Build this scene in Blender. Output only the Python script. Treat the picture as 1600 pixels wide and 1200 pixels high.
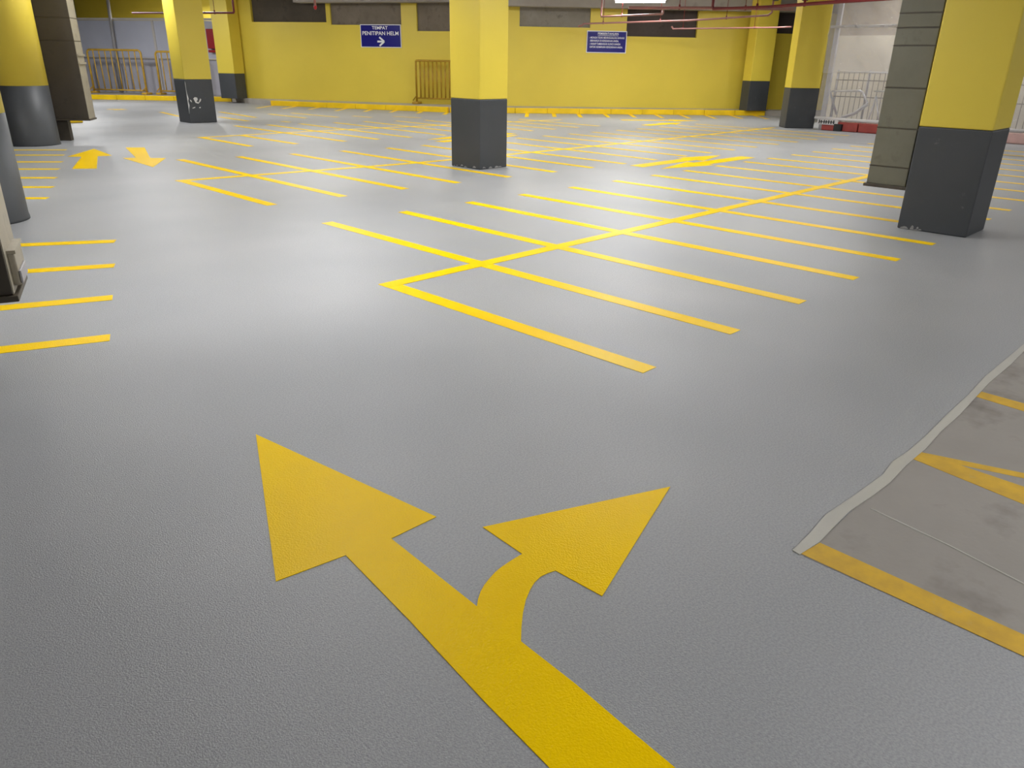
import bpy, bmesh, math, random
from mathutils import Vector, Matrix

random.seed(7)
for o in list(bpy.data.objects):
    bpy.data.objects.remove(o, do_unlink=True)
scene = bpy.context.scene
COL = scene.collection

# ------------------------------------------------------------------ camera
CAM_H, PITCH, ROLL, YAW = 1.4, 0.4055, 0.0173, 0.7977
cam_data = bpy.data.cameras.new('camera')
cam_data.sensor_width = 36.0
cam_data.lens = 1173.48 / 1600.0 * 36.0
cam_data.clip_start, cam_data.clip_end = 0.05, 200
cam = bpy.data.objects.new('camera', cam_data)
COL.objects.link(cam)
c, s = math.cos(YAW), math.sin(YAW)
cp, sp = math.cos(PITCH), math.sin(PITCH)
R0 = Vector((c, -s, 0)); U0 = Vector((s * sp, c * sp, cp)); F0 = Vector((s * cp, c * cp, -sp))
R1 = R0 * math.cos(ROLL) + U0 * math.sin(ROLL)
U1 = U0 * math.cos(ROLL) - R0 * math.sin(ROLL)
m = Matrix((R1, U1, -F0)).transposed().to_4x4()
m.translation = (0, 0, CAM_H)
cam.matrix_world = m
scene.camera = cam

# ------------------------------------------------------------------ world, exposure
world = bpy.data.worlds.new('world'); scene.world = world
world.use_nodes = True
bg = world.node_tree.nodes['Background']
bg.inputs[0].default_value = (0.60, 0.62, 0.66, 1); bg.inputs[1].default_value = 0.02
vs = scene.view_settings
vs.view_transform = 'Standard'; vs.look = 'None'; vs.gamma = 1.0; vs.use_curve_mapping = False
vs.exposure = 0.30
LAMP_W = 36.0
# ceiling lamps, only the first seen: x, y, heading of the tube in degrees
CEIL = 3.4
LAMPS = [(16.30, 11.88, -62, 1.3, 2.74),
         (2.45, 4.2, 90, 1.05, 2.6), (2.4, 7.1, 90, 0.3, 2.6), (4.6, 5.3, 0, 0.55, 2.55), (6.0, 4.0, 90, 0.4, 2.6), (7.3, 5.7, 0, 0.75, 2.55), (8.9, 6.0, 0, 0.5, 2.6), (11.6, 5.8, 0, 1.2, 3.25), (14.4, 6.0, 0, 1.2, 3.25),  # some follow floor highlights; one is added to brighten the front right column
         (0.0, -2.6, 0, 1.2, 2.6), (3.0, -2.7, 0, 2.3, 2.5), (6.0, -2.8, 0, 1.6, 2.5), (9.4, -2.0, 0, 1.0, 2.7), (13.4, -1.0, 0, 1.2, 3.25),  # unseen row, placed so a dark band stays between the lamp rows
         (2.3, 9.6, 90, 0.55, 2.7), (5.7, 9.2, 90, 0.85, 2.7), (9.2, 9.6, 90, 0.7, 2.8), (12.2, 9.2, 90, 1.2, 3.0),  # unseen; one added to brighten the left face of the middle column
         (5.2, 13.6, 90, 1.3, 3.25), (8.6, 13.6, 90, 1.2, 3.25), (12.2, 13.4, 90, 1.2, 3.25),
         (7.0, 18.6, 90, 1.4, 3.25), (10.6, 18.6, 90, 1.1, 3.25), (15.0, 15.4, -45, 1.1, 3.25), (18.0, 12.6, -45, 1.0, 3.25), (12.4, 19.6, -60, 0.6, 3.25), (19.6, 10.4, -45, 1.0, 3.25),  # unseen; the slanted ones are added to brighten the back walls
         (5.6, 23.4, 60, 1.5, 3.25), (8.0, 26.4, 60, 3.4, 3.25), (10.6, 23.6, 60, 0.7, 3.25),  # unseen; added to brighten the hoarding and the back left
         (12.9, 29.5, 60, 3.0, 3.2), (14.8, 28.8, 60, 1.2, 3.25), (20.2, 1.0, 90, 1.2, 3.25), (20.2, 4.6, 90, 1.4, 3.25), (20.2, 7.4, 90, 1.2, 3.25),  # one added behind the hoarding, hidden, to brighten the yellow wall
         (-1.6, 6.5, 70, 0.8, 2.7), (0.4, 12.0, 70, 1.2, 3.0)]

# ------------------------------------------------------------------ materials
def lin(r, g, b):
    f = lambda v: (v / 255 / 12.92) if v / 255 <= 0.04045 else ((v / 255 + 0.055) / 1.055) ** 2.4
    return (f(r), f(g), f(b), 1)

def base_mat(name):
    mt = bpy.data.materials.new(name); mt.use_nodes = True
    nt = mt.node_tree
    return mt, nt, nt.nodes['Principled BSDF']

def N(nt, kind, **kw):
    n = nt.nodes.new(kind)
    for k, v in kw.items():
        setattr(n, k, v)
    return n

def coords(nt):
    g = N(nt, 'ShaderNodeNewGeometry')
    return g.outputs['Position']

def noise(nt, vec, scale, detail=3, rough=0.5):
    n = N(nt, 'ShaderNodeTexNoise')
    nt.links.new(vec, n.inputs['Vector'])
    n.inputs['Scale'].default_value = scale; n.inputs['Detail'].default_value = detail
    n.inputs['Roughness'].default_value = rough
    return n.outputs['Fac']

def ramp(nt, fac, p0, c0, p1, c1):
    r = N(nt, 'ShaderNodeValToRGB')
    r.color_ramp.elements[0].position = p0; r.color_ramp.elements[0].color = c0
    r.color_ramp.elements[1].position = p1; r.color_ramp.elements[1].color = c1
    nt.links.new(fac, r.inputs['Fac'])
    return r.outputs['Color']

def mixc(nt, fac, a, b, mode='MIX'):
    mx = N(nt, 'ShaderNodeMix', data_type='RGBA', blend_type=mode)
    for sock, v in ((mx.inputs['Factor'], fac), (mx.inputs['A'], a), (mx.inputs['B'], b)):
        if isinstance(v, (float, int)):
            sock.default_value = v
        elif isinstance(v, tuple):
            sock.default_value = v
        else:
            nt.links.new(v, sock)
    return mx.outputs['Result']

def bump(nt, bsdf, height, strength, dist):
    b = N(nt, 'ShaderNodeBump')
    b.inputs['Strength'].default_value = strength; b.inputs['Distance'].default_value = dist
    nt.links.new(height, b.inputs['Height'])
    nt.links.new(b.outputs['Normal'], bsdf.inputs['Normal'])

def paint(name, col, rough, var=0.10, vscale=1.3, bscale=0, bstr=0.2, bdist=0.002, spec=0.5, metal=0.0):
    """a painted or plain surface: gentle tone drift plus fine relief"""
    mt, nt, b = base_mat(name)
    pos = coords(nt)
    lo = tuple(v * (1 - var) for v in col[:3]) + (1,)
    hi = tuple(min(1, v * (1 + var)) for v in col[:3]) + (1,)
    nt.links.new(ramp(nt, noise(nt, pos, vscale, 4), 0.3, lo, 0.7, hi), b.inputs['Base Color'])
    b.inputs['Roughness'].default_value = rough
    b.inputs['Metallic'].default_value = metal
    b.inputs['Specular IOR Level'].default_value = spec
    if bscale:
        bump(nt, b, noise(nt, pos, bscale, 2), bstr, bdist)
    return mt

def floor_mat():
    mt, nt, b = base_mat('grey_epoxy_floor')
    pos = coords(nt)
    big = noise(nt, pos, 0.55, 2, 0.5)
    col = ramp(nt, big, 0.3, lin(153, 155, 157), 0.7, lin(166, 167, 168))
    speck = ramp(nt, noise(nt, pos, 140, 2, 0.6), 0.35, (0.86, 0.86, 0.87, 1), 0.65, (1.08, 1.08, 1.08, 1))
    col = mixc(nt, 1.0, col, speck, 'MULTIPLY')
    nt.links.new(col, b.inputs['Base Color'])
    rr = ramp(nt, noise(nt, pos, 0.9, 2, 0.5), 0.2, (0.36, 0.36, 0.36, 1), 0.8, (0.46, 0.46, 0.46, 1))
    nt.links.new(rr, b.inputs['Roughness'])
    b.inputs['Specular IOR Level'].default_value = 0.24
    bump(nt, b, noise(nt, pos, 210, 1.5, 0.55), 0.7, 0.0026)
    return mt

def line_mat():
    mt, nt, b = base_mat('yellow_line_paint')
    pos = coords(nt)
    col = ramp(nt, noise(nt, pos, 2.0, 4), 0.3, lin(248, 204, 0), 0.7, lin(252, 210, 0))
    nt.links.new(col, b.inputs['Base Color'])
    b.inputs['Roughness'].default_value = 0.28
    b.inputs['Specular IOR Level'].default_value = 0.05
    bump(nt, b, noise(nt, pos, 170, 1.5, 0.55), 0.6, 0.0026)
    return mt

def worn_line_mat():
    mt, nt, b = base_mat('worn_yellow_line_paint')
    pos = coords(nt)
    a = ramp(nt, noise(nt, pos, 9, 5, 0.6), 0.35, lin(192, 154, 58), 0.65, lin(214, 172, 52))
    w = ramp(nt, noise(nt, pos, 5, 6, 0.7), 0.62, (0, 0, 0, 1), 0.75, (1, 1, 1, 1))
    nt.links.new(mixc(nt, w, a, lin(186, 166, 118)), b.inputs['Base Color'])
    b.inputs['Roughness'].default_value = 0.55
    bump(nt, b, noise(nt, pos, 120, 3), 0.3, 0.001)
    return mt

def concrete_mat(name, c0, c1, stain, rough=0.75, scale=1.2):
    mt, nt, b = base_mat(name)
    pos = coords(nt)
    a = ramp(nt, noise(nt, pos, scale, 6, 0.6), 0.3, c0, 0.7, c1)
    st = ramp(nt, noise(nt, pos, scale * 2.0, 5, 0.6), 0.56, (0, 0, 0, 1), 0.74, (1, 1, 1, 1))
    nt.links.new(mixc(nt, st, a, stain), b.inputs['Base Color'])
    b.inputs['Roughness'].default_value = rough
    bump(nt, b, noise(nt, pos, 40, 5), 0.25, 0.003)
    return mt

def dado_mat():
    mt, nt, b = base_mat('slate_grey_column_paint')
    pos = coords(nt)
    a = ramp(nt, noise(nt, pos, 1.4, 5), 0.3, lin(58, 61, 64), 0.7, lin(68, 70, 73))
    sc = ramp(nt, noise(nt, pos, 7, 6, 0.7), 0.66, (0, 0, 0, 1), 0.76, (1, 1, 1, 1))
    nt.links.new(mixc(nt, sc, a, lin(104, 104, 104)), b.inputs['Base Color'])
    b.inputs['Roughness'].default_value = 0.5
    bump(nt, b, noise(nt, pos, 30, 3), 0.12, 0.002)
    return mt

def emit_mat(name, col, strength):
    mt, nt, b = base_mat(name)
    b.inputs['Emission Color'].default_value = col
    b.inputs['Emission Strength'].default_value = strength
    b.inputs['Base Color'].default_value = (0.9, 0.9, 0.9, 1)
    return mt

def plastic_sheet_mat():
    mt, nt, b = base_mat('clear_plastic_sheet')
    pos = coords(nt)
    out = nt.nodes['Material Output']
    b.inputs['Base Color'].default_value = (0.75, 0.73, 0.74, 1)
    b.inputs['Roughness'].default_value = 0.12
    b.inputs['Specular IOR Level'].default_value = 0.8
    tr = N(nt, 'ShaderNodeBsdfTransparent')
    mx = N(nt, 'ShaderNodeMixShader')
    mx.inputs[0].default_value = 0.27
    nt.links.new(tr.outputs[0], mx.inputs[1]); nt.links.new(b.outputs[0], mx.inputs[2])
    nt.links.new(mx.outputs[0], out.inputs['Surface'])
    bump(nt, b, noise(nt, pos, 9, 4, 0.6), 0.5, 0.02)
    return mt

M = {
    'floor': floor_mat(), 'line': line_mat(), 'worn': worn_line_mat(), 'dado': dado_mat(),
    'bare': concrete_mat('bare_concrete', lin(138, 133, 127), lin(154, 149, 143), lin(110, 103, 98)),
    'seal': paint('pale_coating_edge', lin(184, 182, 174), 0.35, 0.05, 4, 120, 0.4, 0.002),
    'yellow': paint('yellow_wall_paint', lin(222, 199, 70), 0.42, 0.04, 0.7, 60, 0.08, 0.001),
    'kerb': paint('yellow_kerb_paint', lin(236, 196, 8), 0.45, 0.10, 3, 60, 0.15, 0.002),
    'pave': paint('pavement_concrete', lin(172, 166, 156), 0.7, 0.10, 2, 50, 0.2, 0.002),
    'ceil': concrete_mat('ceiling_concrete', lin(150, 144, 136), lin(172, 166, 158), lin(128, 122, 114), 0.8, 0.8),
    'rear': paint('grey_plaster', lin(150, 148, 145), 0.8, 0.08),
    'panel_a': concrete_mat('dark_board_concrete', lin(74, 66, 56), lin(88, 80, 68), lin(62, 54, 46), 0.85, 2.0),  # panel tones differ partly by formwork, partly by light put into the colour
    'panel_b': concrete_mat('brown_grey_concrete', lin(112, 102, 88), lin(134, 124, 110), lin(96, 86, 74), 0.85, 2.0),
    'panel_c': concrete_mat('light_grey_concrete', lin(128, 122, 112), lin(154, 148, 138), lin(108, 102, 94), 0.85, 2.0),
    'panel_d': concrete_mat('purple_brown_concrete', lin(72, 62, 58), lin(84, 74, 70), lin(58, 50, 46), 0.85, 2.0),
    'duct': concrete_mat('olive_grey_duct_steel', lin(104, 102, 86), lin(114, 112, 96), lin(92, 89, 74), 0.55, 3.0),
    'duct_dark': concrete_mat('dark_brown_duct_steel', lin(60, 53, 43), lin(68, 60, 49), lin(52, 46, 37), 0.55, 3.0),
    'duct_pale': concrete_mat('pale_duct_side', lin(146, 138, 120), lin(160, 152, 134), lin(126, 118, 102), 0.5, 3.0),  # paler colour for the duct's side face, clips and hatch
    'flange': paint('duct_flange_steel', lin(70, 62, 50), 0.5, 0.15, 8),
    'blue': paint('blue_sign_face', lin(26, 24, 120), 0.25, 0.04),
    'white': paint('white_print', lin(236, 236, 240), 0.5, 0.02),
    'barrier': paint('ochre_barrier_paint', lin(200, 160, 58), 0.45, 0.2, 6),
    'barrier_w': paint('dull_yellow_gate_paint', lin(168, 130, 20), 0.5, 0.15, 6),
    'hoard': paint('blue_grey_hoarding', lin(196, 200, 216), 0.35, 0.05, 1.0),
    'hoard_low': paint('grey_hoarding_skirt', lin(186, 186, 198), 0.5, 0.06, 2.0),
    'rail': paint('off_white_rail', lin(206, 202, 200), 0.4, 0.05),
    'steel': paint('grey_steel', lin(158, 156, 158), 0.4, 0.10, 5),
    'galv': paint('bright_galvanised_tube', lin(190, 190, 192), 0.3, 0.10, 6, metal=0.7),
    'pipe': paint('maroon_sprinkler_pipe', lin(112, 30, 32), 0.4, 0.10, 5),
    'pipe_pink': paint('dusty_rose_pipe', lin(152, 104, 98), 0.4, 0.10, 5),
    'redbox': paint('red_cabinet_paint', lin(164, 22, 30), 0.35, 0.06),
    'plinth': paint('red_plastic_block', lin(158, 62, 54), 0.45, 0.15, 5),
    'plinth_w': paint('pale_pink_block', lin(206, 168, 160), 0.45, 0.10, 5),
    'cream': paint('cream_sheet_wall', lin(166, 158, 142), 0.6, 0.08, 1.5),
    'wire': paint('fence_wire', lin(120, 112, 104), 0.5, 0.1, 6),
    'black': paint('black_print', lin(24, 24, 26), 0.5, 0.1),
    'housing': paint('white_lamp_tray', lin(232, 232, 230), 0.4, 0.02),
    'chip': paint('exposed_white_plaster', lin(214, 212, 208), 0.8, 0.10, 20),
    'sheet': plastic_sheet_mat(),
    'tube': emit_mat('lit_fluorescent_tube', (0.985, 0.99, 1.0, 1), 24.0),
}

# ------------------------------------------------------------------ mesh helpers
def V(x, y, z=0.0):
    return Vector((x, y, z))

def unit(x, y):
    l = math.hypot(x, y); return (x / l, y / l)

def obox(bm, o, u, lu, lv, z0, z1, bevel=0.0):
    """box: corner o, u = plan direction, v = u turned left; lu, lv lengths"""
    u = unit(*u); v = (-u[1], u[0])
    P = [(o[0] + u[0] * a + v[0] * b, o[1] + u[1] * a + v[1] * b) for a, b in ((0, 0), (lu, 0), (lu, lv), (0, lv))]
    return prism(bm, P, z0, z1, bevel)

def box(bm, x0, x1, y0, y1, z0, z1, bevel=0.0):
    return prism(bm, [(x0, y0), (x1, y0), (x1, y1), (x0, y1)], z0, z1, bevel)

def prism(bm, poly, z0, z1, bevel=0.0):
    area = sum(poly[i][0] * poly[(i + 1) % len(poly)][1] - poly[(i + 1) % len(poly)][0] * poly[i][1] for i in range(len(poly)))
    if area < 0:
        poly = poly[::-1]
    lo = [bm.verts.new((p[0], p[1], z0)) for p in poly]
    hi = [bm.verts.new((p[0], p[1], z1)) for p in poly]
    fs = [bm.faces.new(lo[::-1]), bm.faces.new(hi)]
    n = len(poly)
    for i in range(n):
        j = (i + 1) % n
        fs.append(bm.faces.new((lo[i], lo[j], hi[j], hi[i])))
    if bevel:
        es = list({e for f in fs for e in f.edges})
        bmesh.ops.bevel(bm, geom=es, offset=bevel, segments=2, affect='EDGES', profile=0.5)
    return fs

def tube(bm, pts, r, seg=10, cap=True):
    pts = [Vector(p) for p in pts]
    rings = []
    prev_n = None
    for i, p in enumerate(pts):
        if i == 0: t = pts[1] - p
        elif i == len(pts) - 1: t = p - pts[i - 1]
        else: t = (pts[i + 1] - p).normalized() + (p - pts[i - 1]).normalized()
        t.normalize()
        if prev_n is None:
            a = Vector((0, 0, 1)) if abs(t.z) < 0.9 else Vector((1, 0, 0))
            n = t.cross(a).normalized()
        else:
            n = (prev_n - t * prev_n.dot(t)).normalized()
        prev_n = n
        b = t.cross(n)
        rings.append([bm.verts.new(p + (n * math.cos(2 * math.pi * k / seg) + b * math.sin(2 * math.pi * k / seg)) * r) for k in range(seg)])
    for i in range(len(rings) - 1):
        for k in range(seg):
            f = bm.faces.new((rings[i][k], rings[i][(k + 1) % seg], rings[i + 1][(k + 1) % seg], rings[i + 1][k]))
            f.smooth = True
    if cap:
        bm.faces.new(rings[0][::-1]); bm.faces.new(rings[-1])

def lathe(bm, cx, cy, prof, seg=48):
    rings = [[bm.verts.new((cx + r * math.cos(2 * math.pi * k / seg), cy + r * math.sin(2 * math.pi * k / seg), z)) for k in range(seg)] for r, z in prof]
    for i in range(len(rings) - 1):
        for k in range(seg):
            f = bm.faces.new((rings[i][k], rings[i][(k + 1) % seg], rings[i + 1][(k + 1) % seg], rings[i + 1][k]))
            f.smooth = True
    bm.faces.new(rings[0][::-1]); bm.faces.new(rings[-1])

def link(name, bm, mat, parent=None, origin=(0, 0, 0)):
    """one bmesh (world coordinates) becomes one object whose origin is at `origin`"""
    bmesh.ops.recalc_face_normals(bm, faces=bm.faces)
    bmesh.ops.translate(bm, verts=bm.verts, vec=-Vector(origin))
    me = bpy.data.meshes.new(name); bm.to_mesh(me); bm.free()
    me.materials.append(M[mat] if isinstance(mat, str) else mat)
    o = bpy.data.objects.new(name, me); COL.objects.link(o)
    if parent is not None:
        o.parent = parent
    else:
        o.location = origin
    return o

def tag(o, label=None, cat=None, group=None, kind=None):
    if label: o['label'] = label
    if cat: o['category'] = cat
    if group: o['group'] = group
    if kind: o['kind'] = kind
    return o

class Thing:
    """an Empty at the thing's base that parents its parts"""
    def __init__(self, name, base, label, cat, group=None):
        self.base = Vector(base)
        self.o = bpy.data.objects.new(name, None); COL.objects.link(self.o)
        self.o.location = self.base; self.o.empty_display_size = 0.1
        tag(self.o, label, cat, group)
    def add(self, name, bm, mat, part=None):
        return link(name, bm, mat, part if part is not None else self.o, self.base)

def B():
    return bmesh.new()

def struct(name, bm, mat, parent=None):
    o = link(name, bm, mat, parent)
    o['kind'] = 'structure'
    return o

# ------------------------------------------------------------------ the setting: floor, ceiling, outer walls
X0, X1, Y0, Y1 = -7.0, 27.0, -9.0, 38.0
bm = B(); box(bm, X0, X1, Y0, Y1, -0.2, 0.0)
floor = struct('floor', bm, 'floor')
tag(floor, 'glossy light grey epoxy coated car park floor')
bm = B(); box(bm, X0, X1, Y0, Y1, CEIL, CEIL + 0.25)
ceiling = struct('ceiling', bm, 'ceil')
tag(ceiling, 'bare grey concrete ceiling slab above the car park')
for nm, a in (('wall_left', (X0 - .2, X0, Y0, Y1)), ('wall_rear', (X0, X1, Y0 - .2, Y0)),
              ('wall_right', (X1, X1 + .2, Y0, Y1)), ('wall_far', (X0, X1, Y1, Y1 + .2))):
    bm = B(); box(bm, *a, 0, CEIL)
    struct(nm, bm, 'rear')

# uncoated concrete patch in the corner, with the ragged pale edge of the coating
bm = B(); prism(bm, [(2.03, 0.70), (2.03, -7.0), (10.0, -7.0), (10.0, 0.71)], 0.0002, 0.0012)
patch = link('bare_concrete_patch', bm, 'bare', floor)
patch['label'] = 'stained bare concrete patch at the right edge'
out_e = [(10.0, 0.735), (4.81, 0.720), (4.45, 0.726), (4.12, 0.733), (3.80, 0.722), (3.49, 0.722), (3.20, 0.716), (3.005, 0.719), (2.86, 0.731), (2.735, 0.719), (2.52, 0.733), (2.308, 0.752), (2.16, 0.741), (2.032, 0.738)]
in_e = [(2.026, 0.712), (2.136, 0.698), (2.384, 0.705), (2.55, 0.688), (2.689, 0.679), (2.88, 0.684), (3.063, 0.678), (3.30, 0.686), (3.532, 0.682), (3.80, 0.69), (4.039, 0.696), (4.40, 0.688), (4.691, 0.692), (10.0, 0.70)]
bm = B(); prism(bm, out_e + in_e, 0.0004, 0.0035)
link('coating_edge', bm, 'seal', floor)['label'] = 'ragged pale edge of the floor coating'
bm = B(); tube(bm, [(2.46, 0.66, 0.0008), (2.42, 0.40, 0.0008), (2.37, 0.18, 0.0008), (2.33, -0.2, 0.0008), (2.25, -0.8, 0.0008)], 0.0035, 6)
link('crack_seam', bm, 'seal', floor)

# ------------------------------------------------------------------ back walls with concrete panels
def wall_pt(P, d, s_, off, z):
    n = (d[1], -d[0])                       # towards the car park
    return Vector((P[0] + d[0] * s_ + n[0] * off, P[1] + d[1] * s_ + n[1] * off, z))

def wall_with_panels(name, P, d, s0, s1, panels, label):
    """panels: (sa, sb, sill, recess, material); wall 0.25 thick behind its face"""
    n = (d[1], -d[0]); th = 0.25
    bm = B()
    def seg(a, b, z0, z1):
        o = wall_pt(P, d, a, -th, 0)
        # direction d, left of d is away from the car park, so start at the face
        of = wall_pt(P, d, a, 0, 0)
        obox(bm, (of.x, of.y), d, b - a, th, z0, z1)
    cur = s0
    for (a, b, sill, rec, mt) in panels:
        seg(cur, a, 0, CEIL); seg(a, b, 0, sill); cur = b
    seg(cur, s1, 0, CEIL)
    w = struct(name, bm, 'yellow'); tag(w, label)
    for (a, b, sill, rec, mt) in panels:
        bm = B(); of = wall_pt(P, d, a + 0.001, -rec, 0)
        obox(bm, (of.x, of.y), d, b - a - 0.002, max(0.05, th - rec), sill + 0.001, CEIL - 0.001)
        link('concrete_panel', bm, mt, w)
    return w

PL, DL = (12.77, 25.10), unit(3.91, -7.11)
PR, DR = (16.68, 17.99), unit(7.34, -6.47)
wall_with_panels('wall_back_left', PL, DL, 0.0, 8.2,
                 [(0.57, 3.21, 2.43, 0.10, 'panel_a'), (3.36, 5.72, 2.36, 0.06, 'panel_b'), (6.22, 8.05, 2.20, 0.08, 'panel_b')],
                 'yellow back wall left of the middle column with grey concrete panels on top')
wall_with_panels('wall_back_right', PR, DR, 0.0, 12.4,
                 [(1.27, 3.38, 2.36, 0.06, 'panel_c'), (4.48, 6.63, 2.15, 0.12, 'panel_d'), (9.02, 10.4, 2.31, 0.12, 'panel_d')],
                 'yellow back wall right of the middle column with grey concrete panels on top')
# beam under the slab in front of the right-hand wall
bm = B(); of = wall_pt(PR, DR, 0.2, 0.55, 0); obox(bm, (of.x, of.y), DR, 11.5, 0.45, 2.87, CEIL)
link('beam', bm, 'ceil', ceiling)
bm = B(); of = wall_pt(PL, DL, 2.4, 0.5, 0); obox(bm, (of.x, of.y), DL, 5.4, 0.45, 2.95, CEIL)
link('beam', bm, 'ceil', ceiling)

# yellow wall behind the hoarding
PH, DH = (10.66, 30.92), (0.484, -0.875)
bm = B(); of = wall_pt(PH, DH, -4.0, -3.2, 0); obox(bm, (of.x, of.y), DH, 9.2, 0.2, 0, CEIL)
tag(struct('wall_behind_hoarding', bm, 'yellow'), 'yellow wall showing above the grey hoarding')

# raised pavement along the back wall
bm = B()
prism(bm, [(7.26, 31.43), (9.22, 29.41), (12.67, 25.83), (12.68, 25.80), (12.62, 25.74), (12.66, 23.16), (12.75, 23.20), (15.37, 17.71), (22.74, 11.66), (24.3, 10.2),
           (24.95, 10.72), (16.69, 18.01), (12.78, 25.12), (13.9, 26.6), (13.2, 31.0), (10.6, 35.0)], 0.0, 0.145)
tag(struct('trim_1', bm, 'pave'), 'narrow raised grey pavement along the foot of the yellow wall')

def kerb_run(p, q, label, group):
    d = unit(q[0] - p[0], q[1] - p[1]); L = math.hypot(q[0] - p[0], q[1] - p[1])
    t = Thing('kerb', (p[0], p[1], 0), label, 'kerb', group)
    n = max(1, round(L / 0.95)); step = L / n
    for k in range(n):
        bm = B()
        o = (p[0] + d[0] * (k * step + 0.004), p[1] + d[1] * (k * step + 0.004))
        h = 0.15 + random.uniform(-0.003, 0.003)
        u = d
        # kerb body lies on the left of the run direction (towards the wall)
        obox(bm, o, u, step - 0.008, 0.14, 0.0, h, 0.008)
        t.add('kerb_block', bm, 'kerb')
    return t
KG = 'yellow kerbs at the back'
kerb_run((12.62, 23.17), (15.25, 17.70), 'yellow painted kerb left of the middle column below the blue arrow sign', KG)
kerb_run((15.29, 17.64), (22.71, 11.58), 'long yellow painted kerb right of the middle column below the text sign', KG)
kerb_run((7.2, 31.35), (12.61, 25.77), 'yellow painted kerb in front of the grey hoarding and crowd barriers', KG)

# ------------------------------------------------------------------ floor markings
ZT = 0.0018
LW = 0.115
def stripe(bm, p, q, w=LW, z=ZT):
    d = unit(q[0] - p[0], q[1] - p[1]); L = math.hypot(q[0] - p[0], q[1] - p[1])
    obox(bm, (p[0] + d[1] * w / 2, p[1] - d[0] * w / 2), d, L, w, 0.0003, z)

def lerp_tab(tab, x):
    for (xa, ya), (xb, yb) in zip(tab, tab[1:]):
        if x <= xb:
            return ya + (yb - ya) * max(0, (x - xa)) / (xb - xa)
    return tab[-1][1]

def grid(label, xs, spine, left, right, half=(), s_end=None, skip=(), group='parking bay grids'):
    t = Thing('bay_grid_marking', (xs[0], lerp_tab(spine, xs[0]), 0), label, 'floor marking', group)
    bm = B()
    pts = [x for x in xs] + ([s_end] if s_end else [])
    path = [(x, lerp_tab(spine, x)) for x in pts]
    path[0] = (path[0][0] - LW / 2, path[0][1])
    prism(bm, [(x, y - LW / 2) for x, y in path] + [(x, y + LW / 2) for x, y in path[::-1]], 0.0003, ZT + 0.0006)
    t.add('spine_line', bm, 'line')
    for i, x in enumerate(xs):
        if i in skip: continue
        jx = random.uniform(-0.01, 0.01)
        yl = lerp_tab(left, x) if i not in half else lerp_tab(spine, x) + LW / 2
        bm = B(); stripe(bm, (x + jx, yl), (x - jx, lerp_tab(right, x)))
        t.add('bay_line', bm, 'line')
    return t

xs1 = [2.95, 3.79, 4.65, 5.52, 6.34, 7.19, 8.05, 8.90, 9.68, 10.55, 11.38, 12.15, 12.98, 13.78, 14.60, 15.42, 16.25, 17.08]
grid('nearest yellow bay grid, running from middle floor to behind the front right column',
     xs1, [(2.9, 4.04), (18, 4.04)], [(2.9, 6.15), (5, 6.10), (12, 6.03), (18, 5.97)], [(2.9, 1.93), (18, 1.92)], half=(0,))
xs2 = [3.86, 4.71, 5.55, 6.36, 7.22, 8.08, 8.85, 9.60, 10.43, 11.26, 12.05, 12.85, 13.64, 14.50, 15.30, 16.20, 17.0, 17.8]
grid('second yellow bay grid, passing just behind the middle square column',
     xs2, [(3.8, 9.47), (5.5, 9.27), (7.0, 9.08), (9.5, 9.0), (13, 9.02), (18.6, 9.15)],
     [(3.8, 11.6), (4.7, 11.5), (6.3, 11.18), (8, 10.98), (18, 10.95)],
     [(3.8, 7.26), (6, 7.22), (9, 7.06), (18, 7.0)], half=(0,), s_end=18.5)
xs3 = [6.40, 7.20, 8.14, 8.86, 9.60, 10.45, 11.22, 12.0, 12.75, 13.5, 14.3, 15.1]
grid('third yellow bay grid, starting right of the chipped left column',
     xs3, [(6.4, 14.5), (9.0, 14.5), (12.3, 14.25), (16, 13.9)], [(8, 16.65), (9.6, 16.36), (11.2, 16.15), (13, 15.6), (15.2, 14.6)],
     [(6.4, 12.55), (8, 12.35), (10.5, 12.2), (12.6, 11.93), (15.2, 11.93)], half=(0, 1), s_end=15.96)
t = Thing('bay_row_marking', (9.0, 18.0, 0), 'faint yellow bay lines behind the chipped left column', 'floor marking')
for a, b in [((9.95, 21.12), (9.73, 18.68)), ((9.07, 19.3), (9.03, 17.7)), ((10.65, 19.7), (10.66, 17.85)), ((11.34, 19.75), (11.52, 17.7)), ((8.62, 21.8), (8.34, 19.9)), ((9.6, 17.2), (9.65, 16.9)), ((12.9, 17.2), (13.2, 16.4)), ((12.1, 17.9), (12.2, 17.2))]:
    bm = B(); stripe(bm, a, b); t.add('bay_line', bm, 'line')
# slanted row on the left
t = Thing('bay_row_marking', (1.2, 4.2, 0), 'row of short yellow bay lines along the left edge beside the round columns', 'floor marking')
ends = [(3.86, 13.72), (3.62, 13.02), (3.35, 12.19), (3.08, 11.42), (2.81, 10.61), (2.56, 9.86), (2.29, 9.11), (2.07, 6.574), (1.78, 5.768), (1.483, 4.959), (1.205, 4.205)]
dirs = [(-.80, .59), (-.80, .60), (-.79, .61), (-.78, .62), (-.78, .63), (-.77, .64), (-.77, .64), (-.868, .496), (-.906, .424), (-.933, .359), (-.935, .354)]
for e, d in zip(ends, dirs):
    bm = B(); stripe(bm, e, (e[0] + d[0] * 2.0, e[1] + d[1] * 2.0)); t.add('bay_line', bm, 'line')
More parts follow.
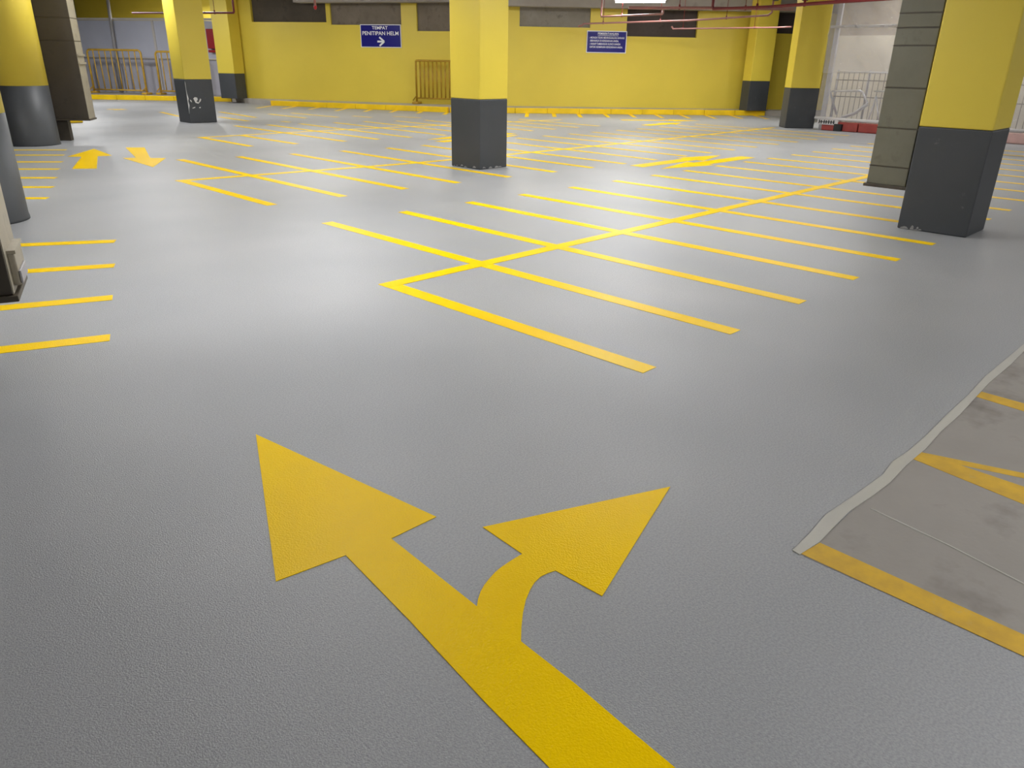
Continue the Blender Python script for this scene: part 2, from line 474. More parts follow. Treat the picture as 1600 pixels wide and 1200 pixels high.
# stub lines running out from the kerb
def stubs(label, ends, a, b):
    t = Thing('bay_row_marking', (ends[0][0], ends[0][1], 0), label, 'floor marking')
    d = unit(.735, .678); k = unit(b[0] - a[0], b[1] - a[1])
    for e in ends:
        den = d[0] * -k[1] + d[1] * k[0]
        tt = ((a[0] - e[0]) * -k[1] + (a[1] - e[1]) * k[0]) / den
        bm = B(); stripe(bm, e, (e[0] + d[0] * (tt - 0.01), e[1] + d[1] * (tt - 0.01))); t.add('bay_line', bm, 'line')
stubs('slanted yellow bay lines below the kerb left of the middle column', [(11.62, 22.17), (12.11, 21.55), (12.62, 20.91), (12.91, 19.94), (13.46, 19.3), (13.87, 18.61), (14.26, 17.87), (14.6, 17.1)], (12.64, 23.15), (15.27, 17.66))
stubs('slanted yellow bay lines below the long kerb right of the middle column', [(15.93, 15.16), (16.62, 14.74), (17.14, 14.22), (17.84, 13.79), (18.51, 13.37), (18.99, 12.75), (19.58, 12.25), (20.19, 11.78), (20.89, 11.35), (21.4, 10.81)], (15.29, 17.64), (22.71, 11.58))
# worn lines on the bare concrete
t = Thing('bay_row_marking', (2.05, 0.69, 0), 'worn ochre bay lines on the bare concrete patch', 'floor marking')
for poly in ([(2.035, .712), (2.135, .695), (2.12, .12), (2.08, -1.5), (1.985, -1.5), (2.027, .1)],
             [(2.945, .683), (3.03, .683), (3.02, .32), (2.98, -1.3), (2.84, -1.3), (2.88, .29)],
             [(3.80, .69), (3.885, .69), (3.875, .45), (3.86, -1.2), (3.75, -1.2), (3.775, .45)]):
    bm = B(); prism(bm, poly, 0.0013, 0.0022); t.add('bay_line', bm, 'worn')
bm = B(); prism(bm, [(3.032, .672), (3.136, .349), (3.25, -.4), (3.20, -.42), (3.091, .339), (3.022, .56)], 0.0013, 0.0019); t.add('smeared_line', bm, 'worn')

bm = B(); box(bm, 5.45, 5.85, 19.15, 19.30, 0.0, 0.09, 0.02)
tag(link('wheel_stop', bm, 'kerb', None, (5.65, 19.2, 0)), 'small yellow wheel stop on the floor behind the dark brown duct', 'wheel stop')
# arrows
def arrow_obj(poly, label, group='painted direction arrows'):
    cx = sum(p[0] for p in poly) / len(poly); cy = sum(p[1] for p in poly) / len(poly)
    bm = B(); prism(bm, poly, 0.0003, ZT + 0.0003)
    o = link('floor_arrow', bm, 'line', None, (cx, cy, 0))
    tag(o, label, 'floor arrow', group)
def straight(tail, tip, shaft=0.11, head=0.25, hl=0.95):
    d = unit(tip[0] - tail[0], tip[1] - tail[1]); n = (-d[1], d[0])
    nk = (tip[0] - d[0] * hl, tip[1] - d[1] * hl)
    f = lambda p, w: (p[0] + n[0] * w, p[1] + n[1] * w)
    return [f(tail, -shaft), f(nk, -shaft), f(nk, -head), tip, f(nk, head), f(nk, shaft), f(tail, shaft)]
arrow_obj([(1.212, 2.622), (1.350, 1.659), (1.167, 1.663), (1.142, 1.236), (1.165, 1.256), (1.194, 1.276), (1.222, 1.290), (1.254, 1.301), (1.285, 1.310), (1.319, 1.315), (1.36, 1.317), (1.408, 1.317),
           (1.420, 1.508), (2.081, 1.225), (1.428, 1.019), (1.420, 1.190), (1.395, 1.198), (1.368, 1.202), (1.335, 1.196), (1.301, 1.182), (1.260, 1.160), (1.215, 1.128), (1.172, 1.092), (1.131, 1.054),
           (1.121, .857), (1.106, .709), (1.093, .553), (1.05, 0.05), (1.0, -0.6), (0.80, -0.6), (0.85, 0.2), (0.899, .745), (0.923, .967), (0.949, 1.161), (0.972, 1.322), (1.014, 1.689), (0.798, 1.723)],
          'large yellow straight-and-right arrow painted in the foreground')
arrow_obj([(4.25, 13.65), (4.14, 12.55), (3.95, 12.59), (3.47, 11.19), (3.22, 11.36), (3.75, 12.66), (3.60, 12.80)], 'yellow arrow pointing away, beside the left row of short lines')
arrow_obj([(4.70, 13.55), (4.94, 13.38), (4.46, 11.93), (4.63, 11.78), (4.09, 10.89), (4.15, 12.16), (4.31, 12.08)], 'yellow arrow pointing towards the camera, right of the away-pointing arrow')
arrow_obj(straight((9.5, 6.77), (11.88, 6.75), 0.12, 0.25), 'yellow arrow pointing right in the aisle behind the nearest bay grid')
arrow_obj(straight((12.02, 6.32), (9.55, 6.37), 0.13, 0.25, 1.05), 'yellow arrow pointing left in the aisle behind the nearest bay grid')
arrow_obj(straight((11.9, 11.72), (9.58, 11.74), 0.13, 0.26), 'yellow arrow partly hidden behind the middle column, pointing left')
arrow_obj(straight((9.5, 11.28), (11.75, 11.38), 0.13, 0.26), 'yellow arrow partly hidden behind the middle column, pointing right')
arrow_obj(straight((17.3, 12.95), (19.0, 11.55), 0.14, 0.34, 0.8), 'faint yellow arrow near the long kerb, slanting along it')
arrow_obj(straight((16.3, 11.44), (17.9, 11.42), 0.14, 0.30, 0.7), 'faint yellow arrow in the far right aisle, pointing right')
arrow_obj(straight((7.9, 23.6), (8.3, 23.2), 0.1, 0.22, 0.3), 'tiny yellow mark on the floor before the crowd barriers')

# ------------------------------------------------------------------ columns
CG = 'yellow and grey columns'
def square_column(o, u, lu, lv, label, z0=0.0, dado=0.92):
    t = Thing('square_column', (o[0], o[1], z0), label, 'column', CG)
    bm = B(); obox(bm, o, u, lu, lv, dado, CEIL - 0.002, 0.012); t.add('shaft', bm, 'yellow')
    bm = B(); obox(bm, o, u, lu, lv, z0, dado, 0.012); t.add('painted_base', bm, 'dado')
    return t
mc = square_column((7.40, 7.92), (1, 0), 0.53, 0.60, 'square yellow column with slate grey base in the middle of the hall')
rc_ = square_column((7.70, 1.82), (1, 0), 0.56, 0.60, 'large square yellow column with slate grey base at the right, nearest the camera')
lc = square_column((7.67, 17.80), (1, 0), 0.63, 0.58, 'square yellow column at the left whose grey base has white chipped paint')
square_column((18.63, 8.93), (0.68, -0.733), 0.70, 0.50, 'square yellow column at the back right, beside the clear plastic sheet')
square_column((22.10, 11.88), (0.86, -0.51), 0.66, 0.45, 'square yellow column standing against the right end of the yellow wall', 0.146, 0.98)
square_column((12.05, 25.32), (0.403, -0.915), 0.645, 0.50, 'square yellow column at the left end of the yellow wall', 0.146, 0.90)
# chipped paint on the left column: raised flakes of bare plaster
u = (1.0, 0.0); v = (0.0, 1.0)
def chip(pts):
    bm = B()
    front = []; back = []
    for (a, z) in pts:
        front.append(bm.verts.new((7.67 + u[0] * a - v[0] * 0.004, 17.80 + u[1] * a - v[1] * 0.004, z)))
        back.append(bm.verts.new((7.67 + u[0] * a + v[0] * 0.004, 17.80 + u[1] * a + v[1] * 0.004, z)))
    bm.faces.new(front); bm.faces.new(back[::-1])
    for i in range(len(pts)):
        j = (i + 1) % len(pts)
        bm.faces.new((front[i], back[i], back[j], front[j]))
    lc.add('paint_chip', bm, 'chip')
chip([(0.004, .88), (.010, .84), (.008, .70), (.016, .62), (.034, .52), (.016, .47), (.032, .38), (.012, .30), (0.004, .20)])
chip([(.07, .46), (.10, .44), (.09, .48), (.06, .50)])
chip([(.14, .52), (.18, .55), (.23, .54), (.24, .50), (.20, .45), (.26, .44), (.27, .47), (.30, .52), (.32, .50), (.30, .46), (.24, .41), (.18, .43)])
chip([(.10, .33), (.16, .345), (.155, .325), (.09, .31)])
chip([(.25, .335), (.285, .34), (.28, .315), (.25, .315)])

def foot_wear(col, o, u, L, n, mat):
    """small flaked spots along the foot of one column face"""
    nx, ny = u[1], -u[0]
    for k in range(n):
        a0 = random.uniform(0.02, L - 0.10); w = random.uniform(0.02, 0.08); h = random.uniform(0.008, 0.028); zb = random.uniform(0.002, 0.02)
        prof = [(a0, zb), (a0 + w * .4, zb - .001), (a0 + w, zb + .002), (a0 + w * .85, zb + h * .7), (a0 + w * .45, zb + h), (a0 + w * .1, zb + h * .5)]
        bm = B(); fr = []; bk = []
        for (a_, z_) in prof:
            fr.append(bm.verts.new((o[0] + u[0] * a_ + nx * .003, o[1] + u[1] * a_ + ny * .003, z_)))
            bk.append(bm.verts.new((o[0] + u[0] * a_ - nx * .014, o[1] + u[1] * a_ - ny * .014, z_)))
        bm.faces.new(fr); bm.faces.new(bk[::-1])
        for i in range(len(prof)):
            j = (i + 1) % len(prof)
            bm.faces.new((fr[i], bk[i], bk[j], fr[j]))
        col.add('paint_chip', bm, mat)
foot_wear(mc, (7.40, 7.92), (1, 0), 0.53, 7, 'rear')
foot_wear(mc, (7.40, 8.52), (0, -1), 0.60, 8, 'rear')
foot_wear(rc_, (7.70, 2.42), (0, -1), 0.40, 7, 'rear')

def round_column(cx, cy, r, label):
    t = Thing('round_column', (cx, cy, 0), label, 'column', CG)
    bm = B(); lathe(bm, cx, cy, [(r, 0.92), (r, CEIL - 0.002)]); t.add('shaft', bm, 'yellow')
    bm = B(); lathe(bm, cx, cy, [(r + 0.006, 0.0), (r + 0.006, 0.02), (r, 0.05), (r, 0.92)]); t.add('painted_base', bm, 'dado')
round_column(3.74, 14.87, 0.37, 'round yellow column with dark grey base, left, beside the far brown duct')
round_column(1.50, 8.20, 0.37, 'round column cut by the left picture edge, its pale grey base showing')

# ------------------------------------------------------------------ hanging ventilation ducts
def duct(o, u, lu, lv, z0, joints, mats, label, extra=None):
    t = Thing('ventilation_duct', (o[0], o[1], z0), label, 'duct', 'vertical ventilation ducts')
    u = unit(*u); v = (-u[1], u[0])
    zs = [z0] + joints + [CEIL - 0.003]
    for a, b in zip(zs, zs[1:]):
        bm = B(); obox(bm, o, u, lu, lv, a + 0.003, b - 0.003, 0.006)
        sec = t.add('duct_section', bm, mats[0])
        if mats[1] != mats[0]:
            bm = B(); obox(bm, (o[0] + u[0] * (lu - 0.002), o[1] + u[1] * (lu - 0.002)), u, 0.006, lv, a + 0.006, b - 0.006)
            t.add('side_sheet', bm, mats[1], sec)
        bm = B(); obox(bm, (o[0] - u[0] * .002 - v[0] * .002, o[1] - u[1] * .002 - v[1] * .002), u, lu + .008, lv + .004, b - 0.004, b + 0.004)
        if b < CEIL - 0.1:
            t.add('joint_strip', bm, 'flange')
    bm = B(); obox(bm, (o[0] - u[0] * .02 - v[0] * .02, o[1] - u[1] * .02 - v[1] * .02), u, lu + .04, lv + .04, z0 - 0.025, z0 + 0.003, 0.004)
    t.add('bottom_rim', bm, 'flange')
    return t, u, v
duct((7.75, 2.80), (0, -1), 0.36, 0.42, 0.37, [0.54, 0.885, 1.235, 1.588, 1.734, 1.852, 2.4], ('duct', 'duct'), 'olive grey duct hanging behind the nearest right column')
t, u, v = duct((4.20, 15.26), (0.85, -0.527), 0.56, 0.40, 0.36, [1.60, 1.95, 2.5], ('duct_dark', 'duct_pale'), 'dark brown duct beside the round column, its pale side facing right')
bm = B(); obox(bm, (4.22, 15.30), u, 0.20, 0.16, 0.0, 0.36); t.add('floor_stand', bm, 'duct_dark')
for zz in (1.24, 1.37):
    bm = B(); obox(bm, (4.20 + u[0] * .56, 15.26 + u[1] * .56), u, 0.025, 0.40, zz, zz + 0.03); t.add('side_clip', bm, 'duct_pale')
t, u, v = duct((0.30, 4.14), (0.945, -0.327), 0.50, 0.40, 0.37, [1.0, 1.6, 2.3], ('duct_dark', 'duct_pale'), 'dark brown duct cut by the left picture edge, hanging above the bay lines')
ho = (0.30 + u[0] * .50 + v[0] * .06, 4.14 + u[1] * .50 + v[1] * .06)
bm = B(); obox(bm, ho, u, 0.035, 0.28, 0.40, 0.55, 0.01); t.add('side_hatch', bm, 'duct_pale')
bm = B(); obox(bm, (ho[0] + u[0] * .035, ho[1] + u[1] * .035), u, 0.01, 0.22, 0.41, 0.47, 0.003); t.add('hatch_plate', bm, 'steel')
bm = B(); obox(bm, ho, u, 0.04, 0.28, 0.55, 0.565); t.add('hatch_lip', bm, 'duct_pale')

# ------------------------------------------------------------------ signs
def text_mesh(txt, size, width, P, d, s_c, z_c, off, name, thing, part, mat='white'):
    cu = bpy.data.curves.new('lettering', 'FONT')
    cu.body = txt; cu.size = size; cu.align_x = 'CENTER'; cu.align_y = 'CENTER'; cu.extrude = 0.001; cu.offset = 0.002 if size > .1 else 0.0012
    tmp = bpy.data.objects.new('lettering', cu)
    me = bpy.data.meshes.new_from_object(tmp)
    bpy.data.objects.remove(tmp); bpy.data.curves.remove(cu)
    bm = B(); bm.from_mesh(me); bpy.data.meshes.remove(me)
    xs = [q.co.x for q in bm.verts]
    k = width / (max(xs) - min(xs)) if width else 1.0
    xc = (max(xs) + min(xs)) / 2
    for q in bm.verts:
        x, y, z = q.co
        q.co = wall_pt(P, d, s_c + (x - xc) * k, off + z, z_c + y)
    thing.add(name, bm, mat, part)

def sign(P, d, s0, s1, z0, z1, label):
    base = wall_pt(P, d, s0, 0.02, z0)
    t = Thing('wall_sign', base, label, 'sign', 'blue wall signs')
    of = wall_pt(P, d, s0, 0.03, 0)
    bm = B(); obox(bm, (of.x, of.y), d, s1 - s0, 0.018, z0, z1); edge = t.add('board', bm, 'white')
    of = wall_pt(P, d, s0 + 0.022, 0.034, 0)
    bm = B(); obox(bm, (of.x, of.y), d, s1 - s0 - 0.044, 0.006, z0 + 0.022, z1 - 0.022); face = t.add('blue_face', bm, 'blue')
    return t, face
t, face = sign(PL, DL, 4.36, 5.71, 1.73, 2.375, 'blue sign with white words over a right-pointing arrow')
text_mesh('TEMPAT', 0.125, 0.52, PL, DL, 5.02, 2.275, 0.036, 'lettering', t, face)
text_mesh('PENITIPAN', 0.15, 0.76, PL, DL, 4.81, 2.125, 0.036, 'lettering', t, face)
text_mesh('HELM', 0.15, 0.38, PL, DL, 5.44, 2.125, 0.036, 'lettering', t, face)
def bar_on_wall(P, d, a, b, w, off):
    bm = B()
    (s0, z0), (s1, z1) = a, b
    l = math.hypot(s1 - s0, z1 - z0); ds, dz = (s1 - s0) / l, (z1 - z0) / l
    vs_ = []
    for o_ in (off, off + 0.003):
        for (ss, zz) in ((s0 - dz * w / 2, z0 + ds * w / 2), (s1 - dz * w / 2, z1 + ds * w / 2), (s1 + dz * w / 2, z1 - ds * w / 2), (s0 + dz * w / 2, z0 - ds * w / 2)):
            vs_.append(bm.verts.new(wall_pt(P, d, ss, o_, zz)))
    bm.faces.new(vs_[:4]); bm.faces.new(vs_[4:])
    for i in range(4):
        bm.faces.new((vs_[i], vs_[(i + 1) % 4], vs_[4 + (i + 1) % 4], vs_[4 + i]))
    return bm
t.add('arrow_bar', bar_on_wall(PL, DL, (4.92, 1.90), (5.14, 1.90), 0.05, 0.036), 'white', face)
t.add('arrow_bar', bar_on_wall(PL, DL, (4.99, 2.02), (5.15, 1.90), 0.05, 0.036), 'white', face)
t.add('arrow_bar', bar_on_wall(PL, DL, (4.99, 1.78), (5.15, 1.90), 0.05, 0.036), 'white', face)
t, face = sign(PR, DR, 3.29, 4.50, 1.68, 2.285, 'blue notice sign covered in small white lines of text')
text_mesh('PEMBERITAHUAN', 0.085, 0.62, PR, DR, 3.93, 2.205, 0.036, 'lettering', t, face)
t.add('underline', bar_on_wall(PR, DR, (3.62, 2.155), (4.24, 2.155), 0.010, 0.036), 'white', face)
for k, (tx, w_, sc_) in enumerate((('- MOHON TIDAK MENINGGALKAN BARANG', 1.06, 3.90), ('BERHARGA DI KENDARAAN ANDA.', 0.86, 3.83), ('- HARAP TAMBAHKAN KUNCI GANDA', 0.94, 3.85), ('UNTUK KEAMANAN KENDARAAN ANDA.', 1.00, 3.89))):
    text_mesh(tx, 0.072, w_, PR, DR, sc_, 2.095 - k * 0.085, 0.036, 'lettering', t, face)

# ------------------------------------------------------------------ crowd barriers
def barrier(P, d, s0, s1, z0, ztop, zbot, nb, r, mat, label, off=0.0, group='yellow crowd barriers', rc=0.12, rb=0.019):
    base = wall_pt(P, d, s0, off, z0)
    t = Thing('crowd_barrier', base, label, 'barrier', group)
    W = lambda ss, z, o_=off: wall_pt(P, d, ss, o_, z)
    pts = [W(s0, z0 + 0.06), W(s0, ztop - rc)]
    for k in range(1, 6):
        a = math.pi / 2 * k / 6
        pts.append(W(s0 + rc - rc * math.cos(a), ztop - rc + rc * math.sin(a)))
    pts += [W(s0 + rc, ztop), W(s1 - rc, ztop)]
    for k in range(1, 6):
        a = math.pi / 2 * k / 6
        pts.append(W(s1 - rc + rc * math.sin(a), ztop - rc + rc * math.cos(a)))
    pts += [W(s1, ztop - rc), W(s1, z0 + 0.06)]
    bm = B(); tube(bm, pts, r, 10); t.add('frame', bm, mat)
    bm = B(); tube(bm, [W(s0, zbot), W(s1, zbot)], r * 0.75, 8); t.add('bottom_rail', bm, mat)
    for k in range(nb):
        ss = s0 + (s1 - s0) * (k + 1) / (nb + 1)
        bm = B(); tube(bm, [W(ss, zbot), W(ss, ztop)], rb, 8); t.add('bar', bm, mat)
    for ss in (s0, s1):
        bm = B(); o = wall_pt(P, d, ss - 0.10, off + 0.16, 0)
        obox(bm, (o.x, o.y), d, 0.20, 0.32, z0, z0 + 0.07, 0.015)
        f = t.add('foot', bm, mat)
        bm = B(); tube(bm, [W(ss - .09, z0 + .10, off + 0.1), W(ss, z0 + .25, off), W(ss + .0, z0 + .26, off)], r * 0.6, 6); t.add('brace', bm, mat, f)
    return t
PB = (9.87, 30.48)
barrier(PB, DH, 0.0, 2.20, 0.146, 1.55, 0.27, 8, 0.034, 'barrier', 'ochre crowd barrier before the grey hoarding, left of the gap')
barrier(PB, DH, 2.58, 4.00, 0.146, 1.52, 0.27, 5, 0.034, 'barrier', 'ochre crowd barrier mostly hidden behind the chipped left column', off=-0.25)
barrier(PL, DL, 6.24, 8.00, 0.146, 1.38, 0.32, 12, 0.03, 'barrier_w', 'dull yellow barred barrier leaning at the yellow wall, behind the middle column', off=0.22, rc=0.03, rb=0.024)

# ------------------------------------------------------------------ grey hoarding with posts
t = Thing('hoarding', wall_pt(PH, DH, -2.6, 0, 0.146), 'blue-grey site hoarding with white top rail behind the crowd barriers', 'hoarding')
for k, (a, b) in enumerate(((-2.6, -1.13), (-1.12, 0.54), (0.55, 2.11), (2.12, 3.70), (3.71, 5.5))):
    of = wall_pt(PH, DH, a, 0, 0)
    bm = B(); obox(bm, (of.x, of.y), DH, b - a, 0.03, 1.31, 2.50); t.add('upper_panel', bm, 'hoard')
    of = wall_pt(PH, DH, a, -0.03, 0)
    bm = B(); obox(bm, (of.x, of.y), DH, b - a, 0.03, 0.146, 1.30); t.add('lower_panel', bm, 'hoard_low')
of = wall_pt(PH, DH, -2.6, 0.03, 0); bm = B(); obox(bm, (of.x, of.y), DH, 8.1, 0.08, 2.51, 2.58); t.add('top_rail', bm, 'rail')
of = wall_pt(PH, DH, -2.6, 0.01, 0); bm = B(); obox(bm, (of.x, of.y), DH, 8.1, 0.03, 1.27, 1.305); t.add('middle_rail', bm, 'steel')
for ss in (-1.12, 2.10):
    of = wall_pt(PH, DH, ss, 0.04, 0); bm = B(); obox(bm, (of.x, of.y), DH, 0.08, 0.04, 0.146, 2.5); t.add('post', bm, 'rail')
bm = B(); tube(bm, [wall_pt(PH, DH, 0.44, 0.12, 0.146), wall_pt(PH, DH, 0.56, 0.12, CEIL - 0.003)], 0.055, 12)
tag(link('steel_post', bm, 'steel', None, wall_pt(PH, DH, 0.44, 0.12, 0.146)), 'slim grey steel post rising in front of the hoarding to the ceiling', 'post')
# red cabinet seen between the two left columns
t = Thing('fire_cabinet', wall_pt(PH, DH, 4.36, 0.0, 1.5), 'narrow red fire cabinet on the hoarding between two yellow columns', 'cabinet')
of = wall_pt(PH, DH, 4.34, 0.16, 0); bm = B(); obox(bm, (of.x, of.y), DH, 0.75, 0.15, 1.64, 2.25, 0.01); t.add('body', bm, 'redbox')
of = wall_pt(PH, DH, 4.34, 0.16, 0); bm = B(); obox(bm, (of.x, of.y), DH, 0.75, 0.15, 1.52, 1.60, 0.01); t.add('lower_tray', bm, 'redbox')

# ------------------------------------------------------------------ right: red blocks, plastic sheet, fence
y = 8.12; k = 0
PGROUP = 'red and pale blocks along the sheet foot'
places = ['nearest the back right column', 'second from the back right column', 'third from the back right column', 'fourth from the back right column',
          'fifth from the back right column', 'sixth from the back right column', 'seventh from the back right column']
while y > 2.0:
    bm = B(); box(bm, 18.86, 19.12, y - 0.86, y, 0.0, 0.20, 0.02)
    pale = k in (4,)
    tag(link('barrier_block', bm, 'plinth_w' if pale else 'plinth', None, (18.99, y - 0.43, 0)),
        ('pale pink' if pale else 'dull red') + ' low block under the plastic sheet, ' + places[k], 'barrier block', PGROUP)
    y -= 0.88; k += 1
CREASES = [(random.uniform(1.2, 8.3), random.uniform(1.2, 3.0), random.uniform(0.5, 1.3), random.uniform(0.25, 0.7), random.choice((-1, 1)) * random.uniform(.02, .06)) for k in range(80)]
def film(z0, z1, xb, ny=150, nz=70):
    bm = B(); vv = []
    for i in range(ny + 1):
        row = []
        for j in range(nz + 1):
            yy = 8.33 - 7.2 * i / ny; zz = z0 + (z1 - z0) * j / nz
            x = xb + 0.012 * math.sin(yy * 7 + zz * 4.5) + 0.02 * math.sin(zz * 2.2 + yy * 1.3) + random.uniform(-.002, .002)
            for (cy, cz, sl, ln, am) in CREASES:
                al = (yy - cy) * 0.55 + (zz - cz) * 0.83
                if abs(al) < ln:
                    ac = (yy - cy) * 0.83 * sl - (zz - cz) * 0.55
                    if abs(ac) < 0.2:
                        x += am * math.exp(-(ac / 0.03) ** 2) * (1 - (al / ln) ** 2)
            row.append(bm.verts.new((x, yy, zz)))
        vv.append(row)
    for i in range(ny):
        for j in range(nz):
            f = bm.faces.new((vv[i][j], vv[i + 1][j], vv[i + 1][j + 1], vv[i][j + 1])); f.smooth = True
    return bm
t = Thing('plastic_sheet', (18.93, 8.3, 0.25), 'wrinkled clear plastic sheet hanging across the opening at back right', 'sheet')
t.add('film', film(0.27, 3.36, 18.93), 'sheet')
t.add('overlapping_film', film(1.27, 3.36, 18.88, 150, 50), 'sheet')
bm = B(); tube(bm, [(18.90, 8.33, 0.27), (18.90, 7.4, 0.255), (18.90, 1.1, 0.25)], 0.035, 8); t.add('bottom_hem', bm, 'rail')
bm = B(); tube(bm, [(18.96, 8.33, 2.26), (18.96, 1.1, 2.26)], 0.03, 8); t.add('cross_batten', bm, 'rail')
bm = B(); box(bm, 19.03, 19.11, 8.16, 8.26, 0.0, CEIL - 0.003)
tag(link('steel_post', bm, 'steel', None, (19.07, 8.21, 0)), 'grey steel post at the edge of the plastic sheet by the back right column', 'post')
# wire fence behind the sheet
t = Thing('wire_fence', (19.45, 8.2, 0.0), 'tall wire mesh fence standing behind the plastic sheet', 'fence')
yy = 8.15
while yy > 2.6:
    bm = B(); tube(bm, [(19.45, yy, 0.05), (19.45, yy, 1.30)], 0.008, 5); t.add('wire', bm, 'wire'); yy -= 0.12
for zz in (0.12, 0.75, 1.12, 1.30):
    bm = B(); tube(bm, [(19.46, 8.2, zz), (19.46, 2.6, zz)], 0.012 if zz < 1.2 else 0.022, 6); t.add('rail', bm, 'rail' if zz > 1.2 else 'wire')
for yy in (8.2, 7.45, 5.4, 3.2):
    bm = B(); tube(bm, [(19.5, yy, 0.0), (19.5, yy, 1.34)], 0.03, 8); t.add('post', bm, 'steel')
# bent steel frames dumped behind the sheet
t = Thing('bent_barricade', (19.25, 7.8, 0.0), 'bent galvanised tube frame leaning behind the plastic sheet', 'barricade')
bm = B(); tube(bm, [(19.22, 7.95, 0.35), (19.22, 8.19, 0.82), (19.22, 8.17, 0.87), (19.22, 7.5, 0.90), (19.22, 7.42, 0.86), (19.22, 7.26, 0.62)], 0.025, 8); t.add('bent_tube', bm, 'galv')
bm = B(); tube(bm, [(19.18, 7.24, 0.66), (19.18, 7.50, 0.42), (19.18, 7.80, 0.30), (19.18, 7.85, 0.02)], 0.022, 8); t.add('bent_tube', bm, 'galv')
bm = B(); tube(bm, [(19.26, 7.26, 0.60), (19.26, 7.55, 0.37), (19.26, 7.86, 0.26)], 0.02, 8); t.add('bent_tube', bm, 'galv')
bm = B(); tube(bm, [(19.3, 7.13, 0.80), (19.3, 7.24, 0.02)], 0.018, 8); t.add('leg', bm, 'galv')
bm = B(); tube(bm, [(19.3, 7.13, 0.80), (19.3, 6.90, 0.02)], 0.018, 8); t.add('leg', bm, 'galv')
bm = B(); tube(bm, [(19.3, 7.20, 0.90), (19.3, 6.3, 0.91)], 0.016, 8); t.add('top_tube', bm, 'galv')
# printed board on the floor at the sheet foot
t = Thing('printed_board', (18.83, 8.2, 0), 'small white board with black strokes lying at the plastic sheet foot', 'board')
bm = B(); box(bm, 18.82, 18.84, 7.72, 8.22, 0.13, 0.245); bd = t.add('board', bm, 'rail')
for k, yy in enumerate((8.18, 8.13, 8.06, 8.01, 7.95, 7.89, 7.83)):
    bm = B(); box(bm, 18.812, 18.822, yy - 0.022, yy, 0.15, 0.235 - 0.008 * (k % 2)); t.add('black_stroke', bm, 'black', bd)
bm = B(); box(bm, 18.812, 18.822, 7.8, 8.16, 0.185, 0.20); t.add('black_stroke', bm, 'black', bd)
bm = B(); prism(bm, [(18.81, 7.80), (18.85, 7.60), (18.81, 7.62)], 0.0, 0.16); t.add('support', bm, 'black')
# cream wall beyond
bm = B(); box(bm, 21.2, 21.4, -2.0, 9.2, 0.0, 2.15); tag(struct('wall_behind_sheet', bm, 'cream'), 'cream sheeted wall beyond the plastic sheet')
bm = B(); box(bm, 21.2, 21.5, -2.0, 9.2, 2.15, CEIL); struct('trim_2', bm, 'panel_b')

# ------------------------------------------------------------------ pipes under the ceiling
def pipe(pts, r, mat, label, hangers=(), group='sprinkler pipes', joints=True):
    b = pts[0]
    t = Thing('sprinkler_pipe', b, label, 'pipe', group)
    bm = B(); tube(bm, pts, r, 10); t.add('run', bm, mat)
    for hx in hangers:
        bm = B(); tube(bm, [hx, (hx[0], hx[1], CEIL - 0.002)], 0.008, 6); hg = t.add('hanger_rod', bm, 'pipe')
        bm = B(); tube(bm, [(hx[0], hx[1], hx[2] - r * 1.2), (hx[0], hx[1], hx[2] + r * 2.2)], r * 0.75, 8); t.add('clamp', bm, 'pipe', hg)
    return t
def along(p, q, f):
    return tuple(p[i] + (q[i] - p[i]) * f for i in range(3))
a, b, cc = (17.87, 14.89, 2.40), (18.38, 11.85, 2.44), (18.30, 9.60, 2.50)
pipe([(17.80, 15.02, 2.33), (17.85, 14.93, 2.36), a, b, cc, (18.30, 9.52, 2.56), (18.30, 9.50, CEIL - .003)], 0.024, 'pipe_pink', 'pink pipe with a drooping dark end, just above the blue notice sign', [along(a, b, .2), along(a, b, .75), along(b, cc, .5)])
a, b, cc = (19.39, 12.95, 2.30), (20.35, 10.42, 2.33), (20.17, 9.9, 2.33)
pipe([(19.38, 13.0, 2.36), a, b, cc], 0.022, 'pipe_pink', 'thin lowest pink pipe crossing in front of the far wall column', [along(a, b, .1), along(a, b, .8)])
a, b, cc = (15.84, 11.86, 2.60), (17.17, 10.41, 2.62), (18.44, 9.06, 2.62)
pipe([a, b, cc], 0.032, 'pipe_pink', 'thick dusty pink pipe running right from below the lit lamp', [along(a, b, .6), along(b, cc, .4)])
a, b, cc, dd = (16.95, 10.27, 2.585), (16.98, 8.93, 2.585), (16.24, 6.94, 2.585), (15.8, 5.3, 2.585)
pipe([(16.95, 10.30, CEIL - .003), (16.95, 10.30, 2.64), a, b, cc, dd], 0.035, 'pipe', 'thick maroon pipe crossing above the back right column', [along(a, b, .8), along(b, cc, .5)])
a, b = (16.15, 12.89, 2.45), (15.97, 11.0, 2.45)
pipe([(16.15, 12.91, CEIL - .003), (16.15, 12.91, 2.48), a, b, (15.96, 10.97, 2.47), (15.96, 10.97, 2.53)], 0.024, 'pipe_pink', 'pink pipe loop dropping from the ceiling left of the lit lamp', [along(a, b, .35)])
a, b = (9.3, 24.4, 2.5), (10.86, 21.45, 2.5)
pipe([a, b, (10.87, 21.43, 2.53), (10.87, 21.43, CEIL - .003)], 0.03, 'pipe', 'maroon pipe turning up beside the left end of the yellow wall', [along(a, b, .82)])
bm = B(); tube(bm, [(10.36, 16.54, 2.47), (10.36, 16.54, CEIL - .003)], 0.03, 10)
t = Thing('fire_sprinkler', (10.36, 16.54, 2.43), 'short pink sprinkler drop in front of the dark concrete panel', 'sprinkler')
t.add('drop_pipe', bm, 'pipe_pink')
bm = B(); lathe(bm, 10.36, 16.54, [(0.012, 2.41), (0.03, 2.43), (0.04, 2.46), (0.03, 2.49)], 12); t.add('nozzle', bm, 'redbox')
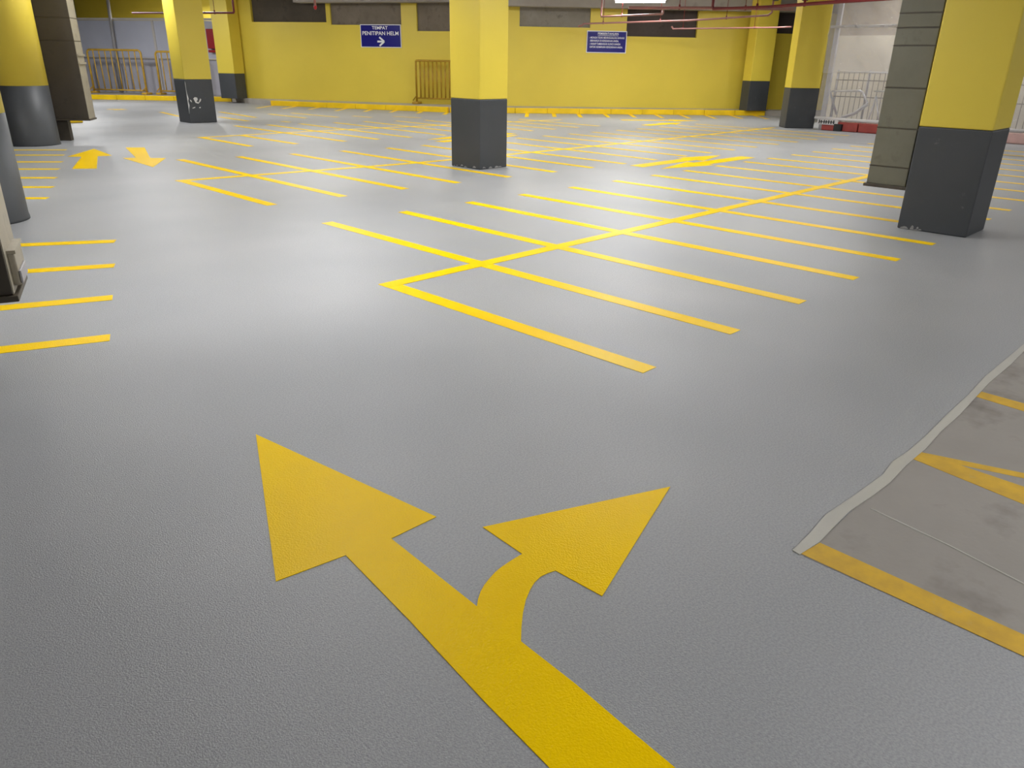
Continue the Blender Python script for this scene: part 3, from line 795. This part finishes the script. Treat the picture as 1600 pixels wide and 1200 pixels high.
for (x, y, w) in ((17.25, 8.92, 'left'), (17.57, 8.39, 'right')):
    bm = B(); lathe(bm, x, y, [(0.05, 2.72), (0.10, 2.76), (0.15, 2.86), (0.16, 2.95), (0.05, CEIL - .003)], 20)
    tag(link('ceiling_fitting', bm, 'panel_a', None, (x, y, 2.72)), 'dark bell-shaped ceiling fitting above the back right column, the %s one of two' % w, 'ceiling fitting', 'dark ceiling fittings')
# ------------------------------------------------------------------ fluorescent lamps
def lamp(x, y, deg, power, lz, label):
    a = math.radians(deg); u = (math.cos(a), math.sin(a)); z = lz
    t = Thing('ceiling_lamp', (x, y, z), label, 'lamp', 'fluorescent ceiling lamps')
    L = 1.22; n = (-u[1], u[0])
    o = (x - u[0] * L / 2 - n[0] * .07, y - u[1] * L / 2 - n[1] * .07)
    bm = B(); obox(bm, o, u, L, 0.14, z + 0.035, z + 0.075, 0.006); t.add('tray', bm, 'housing')
    for h in (-1, 1):
        bm = B(); q = (x + n[0] * .035 * h, y + n[1] * .035 * h)
        tube(bm, [(q[0] - u[0] * .58, q[1] - u[1] * .58, z + .01), (q[0] + u[0] * .58, q[1] + u[1] * .58, z + .01)], 0.016, 8)
        t.add('tube', bm, 'tube')
    for f in (-.45, .45):
        bm = B(); tube(bm, [(x + u[0] * f, y + u[1] * f, z + .07), (x + u[0] * f, y + u[1] * f, CEIL - .003)], 0.006, 6); t.add('hanger_rod', bm, 'steel')
    ld = bpy.data.lights.new('tube_light', 'AREA'); ld.shape = 'RECTANGLE'; ld.size = 1.16; ld.size_y = 0.12
    ld.energy = LAMP_W * power; ld.color = (0.985, 0.99, 1.0); ld.spread = math.pi
    lo = bpy.data.objects.new('tube_light', ld); COL.objects.link(lo)
    lo.parent = t.o; lo.location = (0, 0, -0.012); lo.rotation_euler = (0, 0, a)
for i, (x, y, deg, power, lz) in enumerate(LAMPS):
    lamp(x, y, deg, power, lz, 'lit double fluorescent lamp hanging at the top of the picture above the notice sign' if i == 0 else 'unseen fluorescent ceiling lamp, placed to light the hall')
